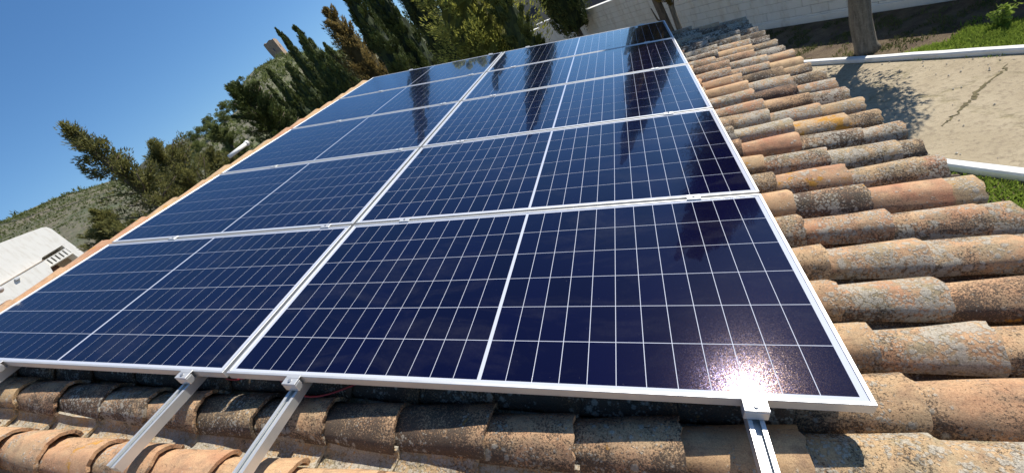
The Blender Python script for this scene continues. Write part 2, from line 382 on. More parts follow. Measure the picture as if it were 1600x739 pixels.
def crack():
    rs = np.random.RandomState(8); P = np.array([(7.75, 6.2), (7.6, 6.05), (7.36, 5.9), (7.2, 5.78), (7.1, 5.64), (6.95, 5.55), (6.75, 5.37), (6.62, 5.3)])
    t = np.linspace(0, len(P) - 1, 60); x = np.interp(t, range(len(P)), P[:, 0]) + rs.normal(0, .012, 60); y = np.interp(t, range(len(P)), P[:, 1]) + rs.normal(0, .012, 60)
    w = .018 * np.sin(np.pi * t / (len(P) - 1)) * rs.uniform(.35, 1.5, 60) + .004
    V = [(a - .6 * b, c + .8 * b, .0265) for a, c, b in zip(x, y, w)] + [(a + .6 * b, c - .8 * b, .0265) for a, c, b in zip(x, y, w)]
    props(obj('moss_crack', mesh('moss_crack', V, [(i, i + 1, i + 61, i + 60) for i in range(59)], M_moss)), kind='structure')
M_moss = simple('moss_in_crack', (0.18, 0.15, 0.075), 1.0, bump=.8, var=.4, scale=20)
crack()
def kerb(name, w0, w1, z1):
    mb = MB(); r = random.Random(3)
    v = []; n = 120; f = []
    for i in range(n + 1):
        a = -34 + 46 * i / n; j = r.uniform(-.006, .006); k = r.uniform(-.004, .004)
        for w, z in ((w0 + j, -0.05), (w0 + j, z1 - .02 + k), (w0 + .02 + j, z1 + k), (w1 - .02 + k, z1 + k), (w1 + k, z1 - .02), (w1 + k, -0.05)):
            x, y = G(a, w); v.append((x, y, z))
    for i in range(n):
        for k in range(5): f.append((i * 6 + k, i * 6 + k + 1, i * 6 + k + 7, i * 6 + k + 6))
    f += [(0, 1, 2, 3, 4, 5), tuple(n * 6 + k for k in range(5, -1, -1))]
    return props(obj(name, mesh(name, v, f, M_kerb)), kind='structure')
kerb('kerb', 10.13, 10.25, 0.095); kerb('kerb', 7.66, 7.79, 0.085)

def hill(name, prof, d0, d1, mat, seed, rough=1.0, base=-2.0, na=260, nr=26, drop=0.8):
    """terrain whose crest, at distance d(az) from the house, follows the elevations of the place; slopes down both ways"""
    az = np.linspace(prof[0][0], prof[-1][0], na); el = np.interp(az, [p[0] for p in prof], [p[1] for p in prof])
    dc = (d0 + d1) / 2
    top = CAM.z + dc * np.tan(np.radians(el)); top = top + 0.0
    V = []; F = []
    rad = np.concatenate([np.linspace(d0, dc, nr), np.linspace(dc, d1, nr)[1:]])
    for r_ in rad:
        s = (r_ - d0) / (dc - d0) if r_ <= dc else (d1 - r_) / (d1 - dc)
        s = max(0.0, s); s = s ** 0.85
        for k, a in enumerate(np.radians(az)):
            V.append((CAM.x + r_ * math.sin(a), CAM.y + r_ * math.cos(a), base + (top[k] - base) * s))
    V = np.array(V); n2 = vnoise(V, 9.0 / dc, seed) * dc * 0.014 * rough + vnoise(V, 34.0 / dc, seed + 1) * dc * 0.0045 * rough
    fade = np.clip((V[:, 2] - base) / (abs(top.max() - base)) * 2.5, 0, 1); V[:, 2] += n2 * fade * drop
    nrr = len(rad)
    for i in range(nrr - 1):
        for k in range(na - 1): F.append((i * na + k, i * na + k + 1, (i + 1) * na + k + 1, (i + 1) * na + k))
    o = obj(name, mesh(name, V, F, mat, True)); props(o, kind='structure'); return V.reshape(nrr, na, 3), az, rad
hill('distant_mountain', [(-75, 2), (-66, 5.2), (-60, 6.6), (-57, 7.25), (-54, 6.8), (-48, 5.0), (-38, 3.0), (-25, 2)], 4500, 6500, M_mtn, 5, 0.25)
left_hill = hill('scrub_hill', [(-100, 10.5), (-84, 10.5), (-76, 9.9), (-69.5, 8.5), (-67.1, 8.25), (-65.1, 8.0), (-62.4, 7.2), (-59, 6.3), (-56, 5.0), (-51, 3.2), (-44, 1)], 260, 900, M_hill, 11, 0.35)
pine_hill = hill('pine_hill', [(-60, 1.0), (-57.5, 3.8), (-55.5, 5.3), (-53, 6.0), (-50, 6.3), (-47, 6.4), (-45, 5.0), (-43, 4)], 70, 230, M_hill2, 21, 0.5)
castle_hill = hill('castle_hill', [(-50, 4.0), (-47.5, 6.6), (-46.0, 8.1), (-44.8, 8.55), (-43.5, 8.85), (-42, 8.9), (-40.5, 8.75), (-38.7, 8.2), (-37, 7.3), (-35.6, 6.5), (-33, 5.2), (-28, 3.0), (-18, 1)], 150, 430, M_hill2, 31, 0.4)

# ------------------------------------------------------------------ foliage
def leaves(C, D, L, Wd, rs, out_dir=None):
    """triangular sprays: centres C, directions D, lengths L, widths Wd"""
    n = len(C); D = D / (np.linalg.norm(D, axis=1, keepdims=True) + 1e-9)
    q = rs.normal(size=(n, 3)) if out_dir is None else out_dir + 0.38 * rs.normal(size=(n, 3)); s = np.cross(D, q); s /= (np.linalg.norm(s, axis=1, keepdims=True) + 1e-9)
    out = np.empty((n, 3, 3)); L = L[:, None]; Wd = Wd[:, None]
    out[:, 0] = C - D * L * 0.5 - s * Wd * 0.5; out[:, 1] = C - D * L * 0.5 + s * Wd * 0.5; out[:, 2] = C + D * L * 0.5
    return out.reshape(-1, 3)
def crown_from_clumps(name, cc, rx, rz, cdir, nper, leaf, mat, seed, hull=None, tintv=None, axis_out=False):
    """cc (K,3) clump centres; sprays gaussian round each; clumps elongated along cdir"""
    rs = np.random.RandomState(seed); K = len(cc)
    idx = np.repeat(np.arange(K), nper); n = len(idx)
    g = rs.normal(size=(n, 3)); g /= (np.linalg.norm(g, axis=1, keepdims=True)); rad = rs.uniform(0.25, 1, n) ** 0.45
    off = g * rad[:, None] * rx[idx][:, None]
    along = (off * cdir[idx]).sum(1, keepdims=True); off += cdir[idx] * along * (rz[idx] / rx[idx] - 1)[:, None]
    C = cc[idx] + off
    D = g * 0.75 + cdir[idx] * 1.0 + rs.normal(size=(n, 3)) * 0.35
    L = leaf * rs.uniform(0.6, 1.5, n); od = None
    if axis_out:
        od = C * np.array([1, 1, 0]); od /= (np.linalg.norm(od, axis=1, keepdims=True) + 1e-6); od = od * .75 + g * .55 + np.array([0, 0, .15])
    co = leaves(C, D, L, L * rs.uniform(0.28, 0.5, n), rs, od)
    tv = (tintv if tintv is not None else rs.uniform(0, 1, K))[idx] * 0.75 + rs.uniform(0, 0.25, n)
    tv = np.repeat(tv, 3)[:, None] * np.ones((1, 3))
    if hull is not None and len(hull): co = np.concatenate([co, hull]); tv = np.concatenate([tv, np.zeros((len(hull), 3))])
    return np_mesh(name, co, 3, mat, tv)
def hull_tris(rfun, z0, z1, seed, n=12, m=16, k=0.72):
    rs = np.random.RandomState(seed); P = np.zeros((m + 1, n, 3))
    for i in range(m + 1):
        z = z0 + (z1 - z0) * i / m; r = rfun(i / m) * k
        for j in range(n):
            a = 2 * math.pi * j / n; q = r * rs.uniform(0.85, 1.1); P[i, j] = (q * math.cos(a), q * math.sin(a), z)
    out = []
    for i in range(m):
        for j in range(n):
            a, b, c, d = P[i, j], P[i, (j + 1) % n], P[i + 1, (j + 1) % n], P[i + 1, j]; out += [a, b, c, a, c, d]
    return np.array(out)
def shape_col(t): return np.minimum(1, (np.maximum(t, 0) / 0.10 + 0.25) ** 0.5) * np.maximum(0.0, 1 - np.maximum(0, (t - 0.18) / 0.82) ** 1.5) ** 0.85 + 0.02
def shape_cone(t): return np.minimum(1, (t / 0.08 + 0.3) ** 0.5) * np.maximum(0, 1 - t) ** 0.75 + 0.02
def shape_flame(t): return np.minimum(1, (np.maximum(t, 0) / 0.15 + 0.35) ** 0.5) * np.maximum(0.0, 1 - t) ** 0.62 * (1 - .12 * t) + 0.015
def shape_egg(t): return np.maximum(0, np.sin(math.pi * np.clip(t * 0.86 + 0.12, 0, 1))) ** 0.6
def upright_crown(name, h0, h, r, seed, mat, nleaf, leaf, shape=shape_col, K=150, lean=0.25, hull=True, rag=0.12):
    pf = 0.62 if shape is shape_flame and rag < .2 else (.8 if shape is shape_col else 1.0)
    """column of upright plumes"""
    rs = np.random.RandomState(seed); t = rs.uniform(0, 1, K) ** 0.9; th = rs.uniform(0, 2 * math.pi, K)
    R_ = r * shape(t) * (1 - rag + rag * 2 * rs.uniform(0, 1, K)) * 0.84
    cc = np.stack([R_ * np.cos(th), R_ * np.sin(th), h0 + (h - h0) * t], 1)
    rx = pf * r * (0.16 + 0.16 * rs.uniform(0, 1, K)) * (0.2 + 0.8 * shape(t)); rz = rx * rs.uniform(2.0, 3.6, K)
    top = np.minimum(rz, np.maximum(0.02, (h - cc[:, 2]))); rz = np.where(t > 0.85, np.maximum(top, rx), rz)
    out = np.stack([np.cos(th) * lean, np.sin(th) * lean, np.ones(K)], 1); out /= np.linalg.norm(out, axis=1, keepdims=True)
    # tip
    cc = np.concatenate([cc, [[0, 0, h - 0.03 * (h - h0)], [0.02, 0, h - 0.08 * (h - h0)]]]); rx = np.append(rx, [r * .07, r * .12]); rz = np.append(rz, [(h - h0) * .035, (h - h0) * .05])
    out = np.concatenate([out, [[0, 0, 1], [0, 0, 1]]])
    per = max(4, nleaf // (K + 2))
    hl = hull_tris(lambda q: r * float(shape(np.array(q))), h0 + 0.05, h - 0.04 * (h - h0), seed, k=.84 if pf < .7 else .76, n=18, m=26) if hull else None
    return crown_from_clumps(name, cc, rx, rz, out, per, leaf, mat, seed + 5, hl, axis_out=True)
def trunk_mb(h, r, seed, lean=(0, 0), n=10):
    rr = random.Random(seed); mb = MB(); pts = []; rad = []
    for i in range(9):
        t = i / 8; pts.append((lean[0] * t + rr.uniform(-.02, .02) * r * 4, lean[1] * t + rr.uniform(-.02, .02) * r * 4, h * t - 0.05)); rad.append(r * (1.25 if i == 0 else 1 - 0.55 * t))
    mb.tube(pts, rad, n); return mb
def place(az, d): a = math.radians(az); return CAM.x + d * math.sin(a), CAM.y + d * math.cos(a)
def tree(name, label, cat, xy, crown, trunk_h, trunk_r, bark, group=None, z=0.0, scale=(1, 1, 1), rz=0.0, seed=1):
    root = empty(name, (xy[0], xy[1], z), (0, 0, rz)); root.scale = scale
    props(root, label, cat, group)
    obj('crown', crown, root)
    trunk_mb(trunk_h, trunk_r, seed).build('trunk', bark, root, smooth=True)
    return root
CG = 'cypresses standing beyond the roof'
def cypress(label, az, d, el, r, seed, mat=M_cyp, nleaf=16000, leaf=0.16, h0=0.5, shape=shape_col, K=170, z=0.0, lean=0.25, rag=0.12, name='cypress_tree', bark=M_barkb, group=CG, hull=True):
    xy = place(az, d); h = CAM.z + d * math.tan(math.radians(el)) - z
    cr = upright_crown('crown', h0, h, r, seed, mat, nleaf, leaf, shape, K, lean, hull, rag)
    return tree(name, label, 'tree', xy, cr, h * 0.55, max(0.09, r * 0.16), bark, group, z, seed=seed)
# far cypresses below the castle hill (distances 33 - 48 m)
def far_cyp(label, az, d, el, r, seed, n=14000, mat=M_cyp): cypress(label, az, d, el, r, seed, mat, n, 0.16, shape=shape_flame, K=300, lean=0.14, rag=0.14)
far_cyp('slender dark cypress whose tip stands just right of the stone tower', -38.6, 44, 11.1, 1.3, 101, 16000)
far_cyp('broad dark cypress second to the right of the stone tower', -36.9, 41, 10.35, 1.75, 102, 20000)
far_cyp('olive green cypress directly under the stone tower', -40.2, 37, 7.9, 1.45, 103, 18000)
far_cyp('narrow cypress left of the stone tower with a lone pointed tip', -42.3, 40, 8.4, 1.2, 104)
far_cyp('small thin cypress, upper of the two between the layered dark conifer and the castle cypresses', -43.5, 42, 7.0, 0.95, 105, 9000)
far_cyp('short cypress beside the layered dark conifer, lowest tip of the far row', -44.2, 39, 6.5, 1.0, 106, 9000)
far_cyp('narrow cypress left of the bronze conifer with its tip against the sky', -35.3, 36, 7.4, 1.15, 107, 10000)
far_cyp('short bright green cypress filling the gap left of the bronze conifer', -35.9, 33, 6.2, 1.2, 108, 11000)
far_cyp('squat cypress in the gap behind the pair below the tower', -41.2, 47, 6.0, 1.2, 109, 9000)
far_cyp('low dark cypress filling the foot of the castle row', -38.7, 33, 4.6, 1.2, 110, 10000, M_cypd)
# near row
cypress('bronze brown ragged conifer with spiky side shoots', -32.6, 27, 10.1, 1.75, 120, M_bronze, 26000, 0.13, shape=shape_flame, K=190, lean=0.6, rag=0.42, name='conifer_tree', group='conifers beyond the roof')
cypress('tall dark cypress right of the bronze conifer, sky on its left side', -29.6, 23, 13.4, 0.86, 121, M_cypd, 30000, 0.12, K=240, rag=.2)
cypress('tall dark cypress with a sunlit right edge, second from the bronze conifer', -26.6, 25, 13.0, 0.95, 122, M_cypd, 28000, 0.12, K=220, rag=.2)
cypress('very tall black green cypress left of the yellow green conifer', -23.2, 31, 24.5, 1.3, 123, M_cypd, 34000, 0.12, K=260, rag=.2)
cypress('grey green cypress spire behind the two tall dark cypresses', -28.0, 34, 11.5, 0.8, 124, M_cyp, 9000, 0.18)
cypress('broad yellow green conifer with bright sunlit tufts', -18.7, 15.0, 8.6, 1.35, 130, M_yel, 42000, 0.10, h0=0.1, shape=shape_egg, K=190, lean=1.0, rag=0.45, name='conifer_tree', group='conifers beyond the roof')
cypress('dark green conifer at the right flank of the yellow green conifer', -14.4, 13.6, 10.6, 0.5, 131, M_cyp, 20000, 0.11, K=170, lean=0.6, rag=0.3, name='conifer_tree', group='conifers beyond the roof')
cypress('dense cypress standing alone in front of the white block wall', -7.8, 20.0, 19.5, 0.92, 132, M_cypd, 30000, 0.10, h0=1.55, K=260, name='cypress_tree')
# open tree at the far left: limbs with foliage at their ends
def limbed_tree(name, label, xy, h, seed, mat, bark, spread, nlimb, leaf, per, group, low=0.1, droop=0.0, lean=(0, 0), az_bias=None, topthin=0.35, rz=0.0, clump=0.42):
    rs = np.random.RandomState(seed); root = empty(name, (xy[0], xy[1], 0), (0, 0, rz)); props(root, label, 'tree', group)
    mb = trunk_mb(h * 0.96, h * 0.022, seed, lean); mb.build('trunk', bark, root, smooth=True)
    cc = []; rx = []; rz_ = []; dd = []
    for i in range(nlimb):
        t = low + (0.98 - low) * (i + rs.uniform(0, .8)) / nlimb; th = rs.uniform(0, 2 * math.pi) if az_bias is None else az_bias + rs.normal() * 1.1
        ln = spread * (1 - t) ** topthin * rs.uniform(0.55, 1.12) * (1 if t < .9 else .6); rise = rs.uniform(0.15, 0.75) * ln - droop * ln
        p0 = np.array([lean[0] * t, lean[1] * t, h * t]); e = p0 + np.array([math.cos(th) * ln, math.sin(th) * ln, rise])
        mid = (p0 + e) / 2 + np.array([0, 0, -0.06 * ln]) + rs.normal(size=3) * .05 * ln
        MB().tube([tuple(p0), tuple(mid), tuple(e)], [h * 0.009 * (1.2 - t), h * 0.006 * (1.2 - t), h * .002], 5).build('limb', bark, root, smooth=True)
        d = (e - p0) / (np.linalg.norm(e - p0) + 1e-6)
        for s in np.arange(0.25, 1.05, 0.16):
            c = p0 + (mid - p0) * min(1, 2 * s) + (e - mid) * max(0, 2 * s - 1) + rs.normal(size=3) * 0.09 * ln
            cc.append(c); q = clump * rs.uniform(.55, 1.15) * (1.15 - 0.45 * s) * (1.15 - .6 * t); rx.append(q * .55); rz_.append(q * 1.15); dd.append(d + np.array([0, 0, .5]) + rs.normal(size=3) * .25)
    dd = np.array(dd); dd /= np.linalg.norm(dd, axis=1, keepdims=True)
    obj('crown', crown_from_clumps('crown', np.array(cc), np.array(rx), np.array(rz_), dd, per, leaf, mat, seed + 9), root)
    return root
def hz(el, d): return CAM.z + d * math.tan(math.radians(el))
limbed_tree('conifer_tree', 'ragged open conifer against the sky with bare upper limbs', place(-60.6, 19), hz(12.9, 19), 201, M_loose, M_barkb, 2.5, 64, 0.095, 62, 'conifers beyond the roof', low=0.3, topthin=0.85, clump=0.66)
limbed_tree('conifer_tree', 'bushy olive green conifer hugging the right side of the ragged open one', place(-57.0, 20), hz(8.0, 20), 202, M_loose, M_barkb, 2.4, 60, 0.09, 90, 'conifers beyond the roof', low=0.3, topthin=0.4, clump=0.7)
limbed_tree('conifer_tree', 'low spreading conifer behind the white house', place(-64.6, 24), hz(5.4, 24), 203, M_loose, M_barkb, 2.4, 40, 0.10, 130, 'conifers beyond the roof', low=0.35, topthin=0.4, clump=0.7)
limbed_tree('conifer_tree', 'low olive bush conifer at the foot of the bushy one, nearest the ridge tiles', place(-53.6, 22), hz(4.6, 22), 206, M_loose, M_barkb, 1.9, 36, 0.09, 120, 'conifers beyond the roof', low=0.35, topthin=0.4, clump=0.6)
limbed_tree('conifer_tree', 'dense black green conifer with flat layered branches left of the castle cypresses', place(-46.4, 25), hz(9.0, 25), 204, M_cypd, M_barkb, 2.0, 84, 0.10, 150, 'conifers beyond the roof', low=0.25, topthin=0.38, clump=0.62)
limbed_tree('conifer_tree', 'light green feathery cypress above the white vent pipe', place(-51.0, 44), hz(6.9, 44), 205, M_pine, M_barkb, 2.4, 50, 0.15, 120, 'conifers beyond the roof', low=0.3, topthin=0.6, clump=0.85)

# pines on the ridge and shrubs on the skyline
def pine_crown(seed, h=8.0, r=3.2, n=5200):
    rs = np.random.RandomState(seed); K = 34; cc = np.stack([rs.normal(0, r * .45, K), rs.normal(0, r * .45, K), h * rs.uniform(.45, .92, K)], 1)
    q = r * rs.uniform(.22, .4, K); d = np.tile([0., 0., 1.], (K, 1)) + rs.normal(size=(K, 3)) * .6; d /= np.linalg.norm(d, axis=1, keepdims=True)
    return crown_from_clumps('crown', cc, q, q * .75, d, n // K, 0.34, M_pine, seed)
pines = [pine_crown(s) for s in (301, 302, 303)]; ptr = trunk_mb(5.5, 0.22, 9); ptrm = mesh('trunk', ptr.v, ptr.f, M_barkb, True)
def at_surface(H, az, rfrac):
    V, az_, rad = H; k = int(np.argmin(abs(az_ - az))); i = int(rfrac * (len(rad) // 2)); return V[i, k]
pl = [(-56.6, .86, .55, 'small round pine lowest on the pine ridge'), (-55.2, .98, .60, 'round pine standing against the distant blue mountain'),
      (-53.6, .80, .75, 'pale green pine low on the slope of the pine ridge'), (-53.1, .98, .75, 'domed pine on the crest left of the feathery cypress'),
      (-52.0, .88, .8, 'wide pine in the middle of the pine ridge'), (-51.0, 1.0, .78, 'tall pine on the crest above the feathery cypress'),
      (-49.7, .9, .8, 'pine on the slope just left of the layered dark conifer'), (-48.7, 1.0, .85, 'highest pine at the right end of the pine ridge crest'),
      (-54.4, .7, .6, 'pine near the foot of the pine ridge'), (-47.6, .95, .8, 'pine partly behind the layered dark conifer')]
for i, (az, rf, s, lab) in enumerate(pl):
    p = at_surface(pine_hill, az, rf); root = empty('pine_tree', (p[0], p[1], p[2] - 1.2), (0, 0, i * 1.3)); k = s * 0.85; root.scale = (k, k, k * .95)
    props(root, lab, 'tree', 'pines on the ridge'); obj('crown', pines[i % 3], root); obj('trunk', ptrm, root)
def scrub(name, H, azr, rfr, n, size, seed, mat):
    rs = np.random.RandomState(seed); V, az_, rad = H; cc = []
    for _ in range(n):
        a = rs.uniform(*azr); f = rfr[0] + (rfr[1] - rfr[0]) * rs.uniform(0, 1) ** 0.5; k = int(np.argmin(abs(az_ - a))); i = min(int(f * (len(rad) // 2)), len(rad) // 2)
        cc.append(V[i, k] + rs.normal(size=3) * [size * 2, size * 2, 0] + [0, 0, size * .25])
    cc = np.array(cc); q = size * rs.uniform(.35, 1.25, n); d = np.tile([0., 0., 1.], (n, 1))
    m = crown_from_clumps(name, cc, q, q * .9, d, 16, size * 0.75, mat, seed)
    return props(obj(name, m), kind='stuff')
sc1 = scrub('hillside_scrub', left_hill, (-90, -50), (.25, 1.0), 6500, 1.25, 401, M_pine); props(sc1, 'scattered dark scrub on the brown far hillside', 'shrubs')
sc2 = scrub('hillside_scrub', castle_hill, (-49, -32), (.3, 1.0), 1500, 1.3, 402, M_pine); props(sc2, 'green scrub covering the hillside below the tower', 'shrubs')
sc3 = scrub('hillside_scrub', left_hill, (-80, -58), (.97, 1.0), 150, 2.6, 403, M_pine); props(sc3, 'row of dark bushes along the crest of the far hill', 'shrubs')
sc4 = scrub('hillside_scrub', pine_hill, (-58, -45), (.3, 1.0), 500, 0.8, 404, M_pine); props(sc4, 'undergrowth between the pines on the ridge', 'shrubs')
for az, s, lab in ((-46.0, 1.0, 'small bush left of the castle slope, lower of two on the skyline'), (-45.2, 1.3, 'small tree on the skyline below the stone tower')):
    p = at_surface(castle_hill, az, 1.0); root = empty('small_tree', (p[0], p[1], p[2] - 0.8)); k = s * .42; root.scale = (k, k, k)
    props(root, lab, 'tree'); obj('crown', pines[1], root); obj('trunk', ptrm, root)

# castle tower
p = at_surface(castle_hill, -40.15, 1.0); dT = 290
def tower():
    root = empty('stone_tower', (p[0], p[1], p[2] - 2.5), (0, 0, math.radians(24))); props(root, 'square ruined stone tower on the castle hill', 'tower')
    w = 3.3; hh = 11.0; v = []; rs = random.Random(4)
    n = 7; prof = [(-w, -w), (w, -w), (w, w), (-w, w)]
    mb = MB(); V = []; F = []; side = []
    for k in range(4):
        a, b = prof[k], prof[(k + 1) % 4]
        for i in range(n): side.append((a[0] + (b[0] - a[0]) * i / n, a[1] + (b[1] - a[1]) * i / n))
    m = len(side); ht = [hh + rs.choice([0, 0, .5, .5, -.3, .2]) for _ in side]
    for z in range(6):
        for k, (x, y) in enumerate(side):
            q = 1 + .02 * rs.uniform(-1, 1) + (0.05 if z == 0 else 0); V.append((x * q, y * q, ht[k] if z == 5 else hh * z / 5.2))
    for z in range(5):
        for k in range(m): F.append((z * m + k, z * m + (k + 1) % m, (z + 1) * m + (k + 1) % m, (z + 1) * m + k))
    for k, (x, y) in enumerate(side): V.append((x * .74, y * .74, ht[k]))
    for k in range(m): F.append((5 * m + k, 5 * m + (k + 1) % m, 6 * m + (k + 1) % m, 6 * m + k))
    for k, (x, y) in enumerate(side): V.append((x * .74, y * .74, hh - 1.8))
    for k in range(m): F.append((6 * m + k, 6 * m + (k + 1) % m, 7 * m + (k + 1) % m, 7 * m + k))
    F.append(tuple(7 * m + k for k in range(m)))
    obj('tower_wall', mesh('tower_wall', V, F, M_stone), root)
    MB().box(-.28, .28, -w * 1.04, -w * .9, 5.6, 7.2).build('window', M_slate, root)
    MB().box(w * .9, w * 1.04, -.28, .28, 6.2, 7.6).build('window', M_slate, root)
    return root
tower()

# ------------------------------------------------------------------ white house at the left (its own terrace on the slope)
def white_house():
    X = -66.4; k = 5.0
    def q(y, z): return CAM.y + (y - CAM.y) * k, CAM.z + (z - CAM.z) * k      # metres measured on the facade
    gy0, gz = q(1.6, 5.9); y5, zt = q(5.02, 5.86); yA, zA = q(3.0, 6.02)
    root = empty('white_house', (X, (gy0 + y5) / 2, 0)); props(root, 'white rendered house with a stained wall and small railed porch', 'house')
    ox, oy = X, (gy0 + y5) / 2
    def L(y, z): a, b = q(y, z); return a - oy, b
    mb = MB()
    # upper body: gently sloping roof edge with a rounded right corner, split round the porch opening
    zl = L(0, 5.235)[1]
    up = [L(1.6, 5.235), L(4.33, 5.235), L(4.40, 5.30), L(4.86, 5.31), L(5.02, 5.31), L(5.02, 5.74), L(4.985, 5.83), L(4.92, 5.865), L(4.7, 5.90), L(4.2, 5.975), L(3.0, 6.06), L(1.6, 6.10)]
    mb.prism([(a, b) for a, b in up], 'x', 0, -9.0)
    mb.build('upper_wall', M_white, root)
    lo = [L(1.6, 3.9), L(4.16, 3.9), L(4.17, 4.84), L(4.24, 4.90), L(4.30, 5.05), L(4.33, 5.232), L(1.6, 5.232)]
    MB().prism([(a, b) for a, b in lo], 'x', 0.55, -8.9).build('lower_wall', M_white, root)
    MB().prism([L(4.86, 3.9), L(5.019, 3.9), L(5.019, 5.308), L(4.86, 5.308)], 'x', 0.001, -8.8).build('pillar', M_white, root)
    a0, b0 = L(4.1, 3.9); a1, b1 = L(4.62, 5.05)
    MB().box(-2.6, -2.3, a0, a1, b0, b1).build('porch_wall', M_brown, root)
    a2, b2 = L(4.86, 5.08); MB().box(-2.1, -1.9, a1 - .1, a2, b0, b2).build('porch_wall', M_tan, root)
    a3, b3 = L(4.33, 5.05); a4, b4 = L(4.86, 5.065)
    MB().box(-2.0, 0.05, a3 - .15, a4, b3 - .08, b3 + .06).build('balcony_floor', M_white, root)
    MB().box(-2.9, -2.7, a3 - .2, a4 + .1, b3, b3 + 1.4).build('porch_back', M_beige, root)
    rl = MB().box(-.06, .02, a3, a4, b3 + .78, b3 + .86).build('railing', M_white, root)
    for i in range(6):
        yy = a3 + (a4 - a3) * (i + .5) / 6; obj_ = MB().box(-.05, .01, yy - .14, yy + .14, b3 + .06, b3 + .78).build('baluster', M_white, rl)
    yl, zl2 = L(3.72, 5.17); lm = MB(); lm.tube([(0.55, yl, zl2), (.75, yl, zl2)], .16, 10); lm.box(.56, .8, yl - .22, yl + .22, zl2 - .12, zl2 + .12, .03); lm.build('wall_lamp', M_pvc, root)
    a, b = L(1.6, 5.24); c, d = L(4.33, 5.24); MB().box(0, .60, a, c, b - .10, b - .02).build('ledge', M_tan, root)
    a, b = L(5.06, 5.36); MB().tube([(-1, a, b - 2.5), (-1, a, b + .75)], .07, 6).build('chimney_pipe', M_pvc, root)
    MB().prism([(L(1.6, 0)[0], 0), (L(5.0, 0)[0], 0), (L(5.0, 0)[0], L(0, 3.9)[1] + .01), (L(1.6, 0)[0], L(0, 3.9)[1] + .01)], 'x', -.3, -8.7).build('base_wall', M_white, root)
white_house()
# overhead line
def wire():
    a = place(-74, 90); b = place(-62, 200); pts = []
    for i in range(17):
        t = i / 16; x = a[0] + (b[0] - a[0]) * t; y = a[1] + (b[1] - a[1]) * t
        pts.append((x, y, hz(9.55, 90) * (1 - t) + hz(6.2, 200) * t - 1.2 * 4 * t * (1 - t) * .3))
    o = MB().tube(pts, 0.045, 5).build('power_line', M_blackc); props(o, 'thin dark overhead cable in front of the far left hill', 'cable')
wire()

# ------------------------------------------------------------------ block wall, its soil bed, neighbours behind
def block_wall():
    x0, y0 = G(-7, 12.14); ang = math.atan2(T[1], T[0])
    root = empty('block_wall', (x0, y0, 0), (0, 0, ang)); props(root, 'long whitewashed concrete block wall behind the garden bed', 'wall')
    bw, bh, dp = 0.40, 0.20, 0.16
    rr = random.Random(12); vars_ = []
    for k in range(6):
        mb = MB(); mb.box(-bw / 2 + .004, bw / 2 - .005, -0.008 + rr.uniform(-.008, .003), dp, -bh / 2 + .004, bh / 2 - .005, .007); vars_.append(mesh('wall_block', mb.v, mb.f, M_block))
    stuff = MB()
    def top(a):  # metres along the wall from its empty (local x), stepped height
        return 6 if a > 0.6 else (10 if a > -8.6 else (11 if a > -14 else 10))
    cols = range(-62, 34)
    for c in cols:
        for r_ in range(11):
            x = c * bw + (bw / 2 if r_ % 2 else 0); 
            if r_ >= top(x): continue
            z = r_ * bh + bh / 2
            if -5.6 < x < 5.3:
                o = obj('wall_block', vars_[rr.randrange(6)], root, (x, 0, z)); o.rotation_euler = (0, rr.uniform(-.004, .004), 0)
            else:
                j = rr.uniform(-.005, .005); stuff.box(x - bw / 2 + .003, x + bw / 2 - .003, -.012 + j, dp, z - bh / 2 + .003, z + bh / 2 - .0035)
    props(stuff.build('wall_blocks', M_block, root), kind='stuff')
    mb = MB(); mb.box(-62 * bw, .59, 0.006, dp - .01, 0, 2.0 - .002); mb.box(.592, 34 * bw, 0.006, dp - .01, 0, 1.198); mb.build('mortar_bed', M_mortar, root)
    for xa, xb, z in ((-62 * bw - .2, -14.1, 2.0), (-14.05, -8.7, 2.2), (-8.65, .58, 2.0), (.6, 34 * bw, 1.2)):
        MB().box(xa, xb, -.04, dp + .03, z + .002, z + .05, .008).build('coping', M_kerb, root)
    MB().box(-62 * bw, 34 * bw, -.05, -.02, 0, .16, .01).build('plinth', M_block, root)
block_wall()
def neighbour():
    x, y = place(-13.5, 44); root = empty('neighbour_house', (x, y, 0), (0, 0, math.radians(-20))); props(root, 'beige rendered house just behind the block wall, left of the lone cypress', 'house')
    MB().box(-4, 4.2, 0, 6, 0, 3.6, .02).build('wall', M_beige, root); MB().box(-4.2, 4.4, -.2, 6.2, 3.602, 3.8, .02).build('roof_edge', M_white, root)
    MB().box(1.2, 2.2, -.03, .1, 1.3, 2.4).build('window', M_slate, root)
    x, y = place(-2.5, 26); root = empty('metal_shed', (x, y, 0), (0, 0, math.radians(-30))); props(root, 'dark blue grey shed rising above the block wall, right of the lone cypress', 'shed')
    MB().box(-3.8, 2.6, 0, 4, 0, 4.0, .02).build('wall', M_slate, root)
    MB().prism([(-.3, 4.002), (4.3, 4.002), (2.0, 4.7)], 'x', -4, 2.8).build('roof', M_slate, root)
neighbour()

